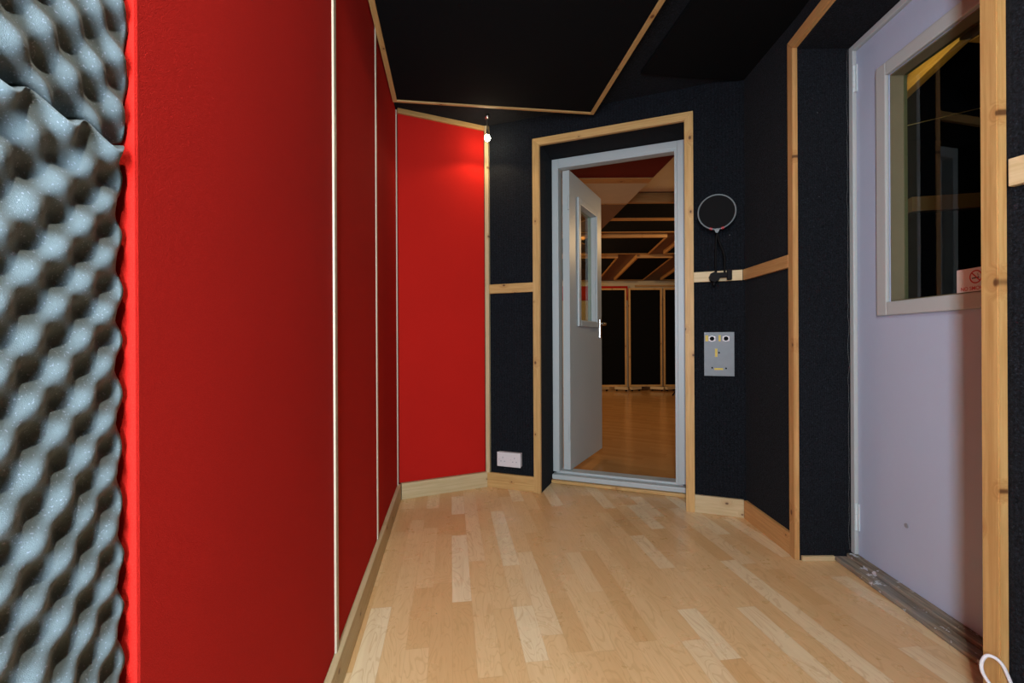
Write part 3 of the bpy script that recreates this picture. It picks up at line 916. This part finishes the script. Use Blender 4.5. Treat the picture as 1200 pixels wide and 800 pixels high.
# ------------------------------------------------------------------ white cable by the near casing
pts = spline([(1.085, .905, .003), (1.045, .935, .045), (1.005, .925, .10), (.985, .955, .150), (.992, .955, .185), (1.008, .94, .180), (1.020, .925, .13), (1.032, .895, .06), (1.06, .86, .004), (1.12, .80, .004)], 10)
tag(link('loose_cable', tube_bm(pts, .0034, 10), CABLE, None, None, True), 'loose white cable looping up at the foot of the near casing', 'cable')

# ------------------------------------------------------------------ room beyond the open door
FX0, FX1, FY1 = -1.6, 4.2, 8.42
struct('floor_beyond', prism_bm([back(-1.6, -.36), back(S0, -.36), back(S1, -.36), back(3.3, -.36), V2(FX1, FY1), V2(FX0, FY1)], -.045, .001), FLOOR2,
       'orange brown laminate floor of the room beyond the open door')
fbox('floor_strip', S0, S1, -.045, .0005, -.30, -.36, FLOOR2, fr, 0)
struct('wall_beyond', box_bm(FX0, FX1, FY1, FY1 + .1, 0, 2.6), CREAM, 'cream end wall behind the black screens')
struct('wall_beyond_left', box_bm(FX0 - .1, FX0, 2.6, FY1, 0, 2.6), CREAM, 'cream side wall of the room beyond')
struct('wall_beyond_right', box_bm(FX1, FX1 + .1, 1.6, FY1, 0, 2.6), BROWN, 'brown side wall of the room beyond')
def czs_(y): return 2.36 - .09*(y - 4.0)
b = bmesh.new()
for (ya, za), (yb, zb_) in (((1.5, 2.36), (4.0, 2.36)), ((4.0, 2.36), (FY1, czs_(FY1)))):
    v = [b.verts.new(p) for p in ((FX0, ya, za), (FX1, ya, za), (FX1, yb, zb_), (FX0, yb, zb_), (FX0, ya, za+.1), (FX1, ya, za+.1), (FX1, yb, zb_+.1), (FX0, yb, zb_+.1))]
    for f in ((0,1,2,3),(7,6,5,4),(0,4,5,1),(1,5,6,2),(2,6,7,3),(3,7,4,0)): b.faces.new([v[i] for i in f])
struct('ceiling_beyond', b, [BROWN], 'brown sloping ceiling of the room beyond')
# cream flat part over the entrance
struct('ceiling_beyond_flat', box_bm(1.0, FX1, 2.0, 4.42, 2.30, 2.35), CREAM, 'cream flat ceiling strip just past the open door')
# the wall's other face closing the gap above
struct('wall_beyond_entrance', prism_bm([back(-1.6, -.362), back(1.6, -.362), back(1.6, -.30), back(-1.6, -.30)], H_CEIL, 2.5), CREAM, 'cream wall above the open door in the room beyond')
for s0_, s1_ in ((-1.6, -.03), (B_LEN + .11, 1.60)):
    struct('wall_beyond_side', prism_bm([back(s0_, -.362), back(s1_, -.362), back(s1_, -.30), back(s0_, -.30)], 0, H_CEIL), CREAM, 'cream wall beside the open door in the room beyond')

# lowered bulkhead inside, in bands
bk = empty('trim_18', (-.3, 3.9, 2.05)); tag(bk, 'lowered ceiling bulkhead past the open door', None, None, 'structure')
zb0 = 2.055
def edgeX(y): return 1.072 - (y - 2.88) * .049
def band(name, ya, yb, mat, z0=zb0):
    link(name, prism_bm([V2(-1.2, ya), V2(edgeX(ya), ya), V2(edgeX(yb), yb), V2(-1.2, yb)], z0, 2.355), mat, bk)
band('red_soffit', 2.93, 3.36, DRED); 
o = board('soffit_board', (-1.2, 3.36, zb0-.004), (edgeX(3.36), 3.36, zb0-.004), (0, 1, 0), .11, .30, ORNG, bk)
band('cream_soffit', 3.47, 3.99, CREAM)
o = board('soffit_board', (-1.2, 3.99, zb0-.002), (edgeX(3.99), 3.99, zb0-.002), (0, 1, 0), .03, .29, PINE, bk)
band('brown_soffit', 4.02, 5.0, BROWN)

# framed black ceiling tiles under the slope
SL = Matrix.Rotation(-math.atan(.09), 4, 'X')
def tile(x0, x1, y0, y1, label, drop=.055, fw=.03, mat=ORNG):
    ym = (y0 + y1)/2
    o = empty('ceiling_tile', ((x0+x1)/2, ym, czs_(ym)))
    tag(o, label, 'ceiling tile', 'pine framed black tiles on the sloping ceiling beyond the door')
    M = Matrix.Translation(((x0+x1)/2, ym, czs_(ym))) @ SL
    W, L = x1 - x0, y1 - y0
    link('cloth_panel', box_bm(-W/2+fw, W/2-fw, -L/2+fw, L/2-fw, -drop+.004, -.002), BLKP, o, M)
    for (xa, xb, ya, yb) in ((-W/2, W/2, -L/2, -L/2+fw), (-W/2, W/2, L/2-fw, L/2)):
        link('frame_strip', box_bm(-(xb-xa)/2, (xb-xa)/2, -(yb-ya)/2, (yb-ya)/2, -drop, -.001, .002), mat, o, M @ Matrix.Translation(((xa+xb)/2, (ya+yb)/2, 0)))
    for xa, xb in ((-W/2, -W/2+fw), (W/2-fw, W/2)):
        link('frame_strip', box_bm(-(L/2-fw), L/2-fw, -(xb-xa)/2, (xb-xa)/2, -drop, -.001, .002), mat, o, M @ Matrix.Translation(((xa+xb)/2, 0, 0)) @ Matrix.Rotation(PI/2, 4, 'Z'))
tile(.2, 2.9, 4.50, 4.96, 'wide black ceiling tile behind the bright pine edge nearest the open door', .10)
tile(.2, 2.9, 5.12, 5.56, 'second wide black ceiling tile beyond the open door', .05)
tile(.35, 1.96, 5.72, 6.48, 'black ceiling tile in the third row above the screens')
tile(2.16, 3.6, 5.72, 6.48, 'black ceiling tile in the third row, mostly hidden by the door frame')
tile(.4, 1.56, 6.66, 8.15, 'long black ceiling tile seen beside the open door leaf')
tile(1.83, 2.36, 6.66, 8.15, 'long narrow black ceiling tile above the middle screen')
tile(2.66, 3.6, 6.66, 8.15, 'long black ceiling tile cut off by the door frame')

# three standing screens
def screen(x0, x1, y, label, rot=0.0):
    o = tag(empty('acoustic_screen', ((x0+x1)/2, y, 0)), label, 'screen', 'black cloth screens in the room beyond the door')
    z0, z1, fw, t = .075, 1.745, .030, .05
    M = Matrix.Translation(((x0+x1)/2, y, 0)) @ Matrix.Rotation(rot, 4, 'Z')
    W = x1 - x0
    link('cloth_panel', box_bm(-W/2+fw, W/2-fw, -t/2+.006, t/2-.006, z0+fw, z1-fw), BLKP, o, M)
    for xa in (-W/2, W/2-fw):
        link('frame_post', box_bm(-(z1-z0)/2, (z1-z0)/2, -fw/2, fw/2, -t/2, t/2, .002), PINE, o,
             M @ Matrix.Translation((xa+fw/2, 0, (z0+z1)/2)) @ Matrix.Rotation(-PI/2, 4, 'Y') @ Matrix.Rotation(PI/2, 4, 'X'))
    for za in (z0, z1-fw):
        link('frame_rail', box_bm(-(W/2-fw), W/2-fw, -t/2, t/2, -fw/2, fw/2, .002), PINE, o, M @ Matrix.Translation((0, 0, za+fw/2)))
    for xa in (-W/2+.10, W/2-.10):
        f_ = link('foot', box_bm(-.11, .11, -.03, .03, -.022, .022, .004), PALE, o, M @ Matrix.Translation((xa, -.06, .052)) @ Matrix.Rotation(.5 if xa < 0 else -.5, 4, 'Z'))
        for q in (-.08, .08):
            link('caster', cyl_bm((q, -.012, -.037), (q, .012, -.037), .015), BPLAS, f_, M @ Matrix.Translation((xa, -.06, .052)) @ Matrix.Rotation(.5 if xa < 0 else -.5, 4, 'Z'))
SY = 7.75
kx = SY/533.
screen(kx*100 - .02, kx*134.0, SY, 'black cloth screen partly hidden by the open door leaf')
screen(kx*136.6, kx*175.4, SY, 'whole black cloth screen in the middle of the doorway view')
screen(kx*177.2, kx*217, SY, 'black cloth screen cut off by the door frame, beside stand legs')
o = link('felt_strip', box_bm(.9, kx*138.5*1.06, 8.37, 8.4205, 1.60, 1.86, .004), RED)
tag(o, 'red felt strip showing above the screens on the cream wall', 'fabric panel')
o = link('wall_shelf', box_bm(2.28, 3.2, 8.36, 8.415, 1.845, 1.875, .003), ORNG)
tag(o, 'narrow wooden ledge on the cream wall above the screens', 'shelf')
# foot of a stand just inside view
st = tag(empty('tripod_stand', (2.78, 7.1, 0)), 'black tripod stand foot seen at the edge of the doorway', 'stand')
link('pole', cyl_bm((2.78, 7.1, .14), (2.78, 7.1, 1.2), .012), BPLAS, st)
for k in range(3):
    t_ = math.radians(200 + 120*k)
    link('leg', tube_bm([(2.78, 7.1, .34), (2.78+.34*math.cos(t_), 7.1+.34*math.sin(t_), .012)], .011), BPLAS, st)

# ------------------------------------------------------------------ dark room behind the side door
struct('floor_side', box_bm(1.40, 3.6, .2, 3.2, -.05, 0), FLOOR2, 'floor of the dark room behind the side door')
struct('ceiling_side', box_bm(1.40, 3.6, .2, 3.2, 2.25, 2.3), BLKP, 'black ceiling of the dark room behind the side door')
struct('wall_side_end', box_bm(1.40, 3.6, 3.2, 3.25, 0, 2.25), BLKP, 'black end wall of the dark room behind the side door')
struct('wall_side_far', box_bm(3.6, 3.65, .2, 3.2, 0, 2.25), BLKP, 'black wall opposite the side door')
struct('wall_side_near', box_bm(1.5, 3.6, .15, .2, 0, 2.25), BLKP, 'black near wall of the dark room behind the side door')
def beam(name, p, q, h, t, mat, label):
    o = board(name, p, q, (0, 0, 1), h, t, mat); tag(o, label, 'beam')
beam('ceiling_beam', (1.737, 1.76, 2.005), (1.885, 2.26, 2.005), .10, .04, PINE, 'pine beam lit yellow behind the side door glass')
beam('ceiling_beam', (1.78, 1.77, 2.005), (3.0, 1.90, 2.005), .10, .04, ORNG, 'dim pine cross beam meeting the lit beam behind the side door glass')
beam('ceiling_beam', (1.95, 2.24, 1.47), (2.75, 2.05, 1.47), .07, .04, BROWN, 'dim timber rail low behind the side door glass')
o = link('string_line', tube_bm([(1.402, 2.092, 1.735), (3.50, 2.181, 2.249)], .0016, 6), PALE)
tag(o, 'thin pale string stretched behind the side door glass', 'string')

# ------------------------------------------------------------------ light
def area(name, loc, aim, sx, sy, power, colr):
    L = bpy.data.lights.new(name, 'AREA'); L.shape = 'RECTANGLE'; L.size = sx; L.size_y = sy; L.energy = power; L.color = colr
    o = bpy.data.objects.new(name, L); C.objects.link(o)
    o.matrix_basis = Matrix.Translation(loc) @ Vector(aim).to_track_quat('-Z', 'Y').to_matrix().to_4x4()
    return o
def point(name, loc, power, colr, r=.03):
    L = bpy.data.lights.new(name, 'POINT'); L.energy = power; L.color = colr; L.shadow_soft_size = r
    o = bpy.data.objects.new(name, L); C.objects.link(o); o.location = loc
    return o
area('assumed_window_daylight', ((WX0+WX1)/2, -.50, (WZ0+WZ1)/2), (0, 1, 0), WX1-WX0-.04, WZ1-WZ0-.04, 38.0, (.70, .85, 1.0))  # daylight in the assumed window, positioned by the side door's shadow edge
lamp(.02, -.17, 'assumed small halogen lamp on the ceiling over the viewpoint', 36, zb=2.03, aim=(.10, .35, -1), colr=(1.0, .90, .75))  # assumed lamp out of view, placed to light foam and floor from above
point('assumed_beyond_lamp', (2.7, 4.75, 2.1), 26, (1.0, .66, .32), .05)  # assumed lamp without a fixture, out of view, lights the pine edges
point('assumed_beyond_lamp_far', (-.5, 5.8, 1.9), 22, (1.0, .62, .26), .06)  # assumed too, no fixture modelled, adds warm light to the far room
struct('wall_side_left', box_bm(1.36, 1.41, 2.25, 3.2, 0, 2.25), BLKP, 'black wall beside the door inside the dark room')
point('beyond_fill_end', (.5, 7.1, 1.75), 9, (1.0, .68, .34), .05)  # added fill, unseen behind the open leaf, brightens the end wall above the screens
point('assumed_side_room_lamp', (1.53, 2.02, 1.95), 2.5, (1.0, .70, .25), .03)  # assumed unseen lamp between side door and beam, turns the beam yellow
wd = bpy.data.worlds.new('World'); sc.world = wd; wd.use_nodes = True
bg = wd.node_tree.nodes['Background']; bg.inputs[0].default_value = (.5, .6, .75, 1); bg.inputs[1].default_value = .05

# ------------------------------------------------------------------ camera
cam = bpy.data.cameras.new('camera'); cam.sensor_width = 36.0; cam.lens = 533.0 / 1200.0 * 36.0; cam.clip_start = .02
co = bpy.data.objects.new('camera', cam); C.objects.link(co)
co.matrix_basis = Matrix.Translation((0, 0, .85)) @ Matrix.Rotation(PI/2, 4, 'X') @ Matrix.Rotation(-.005, 4, 'Z')
sc.camera = co
vs_ = sc.view_settings
vs_.view_transform = 'Standard'; vs_.look = 'None'; vs_.gamma = 1.0; vs_.exposure = 0.8
vs_.use_curve_mapping = False
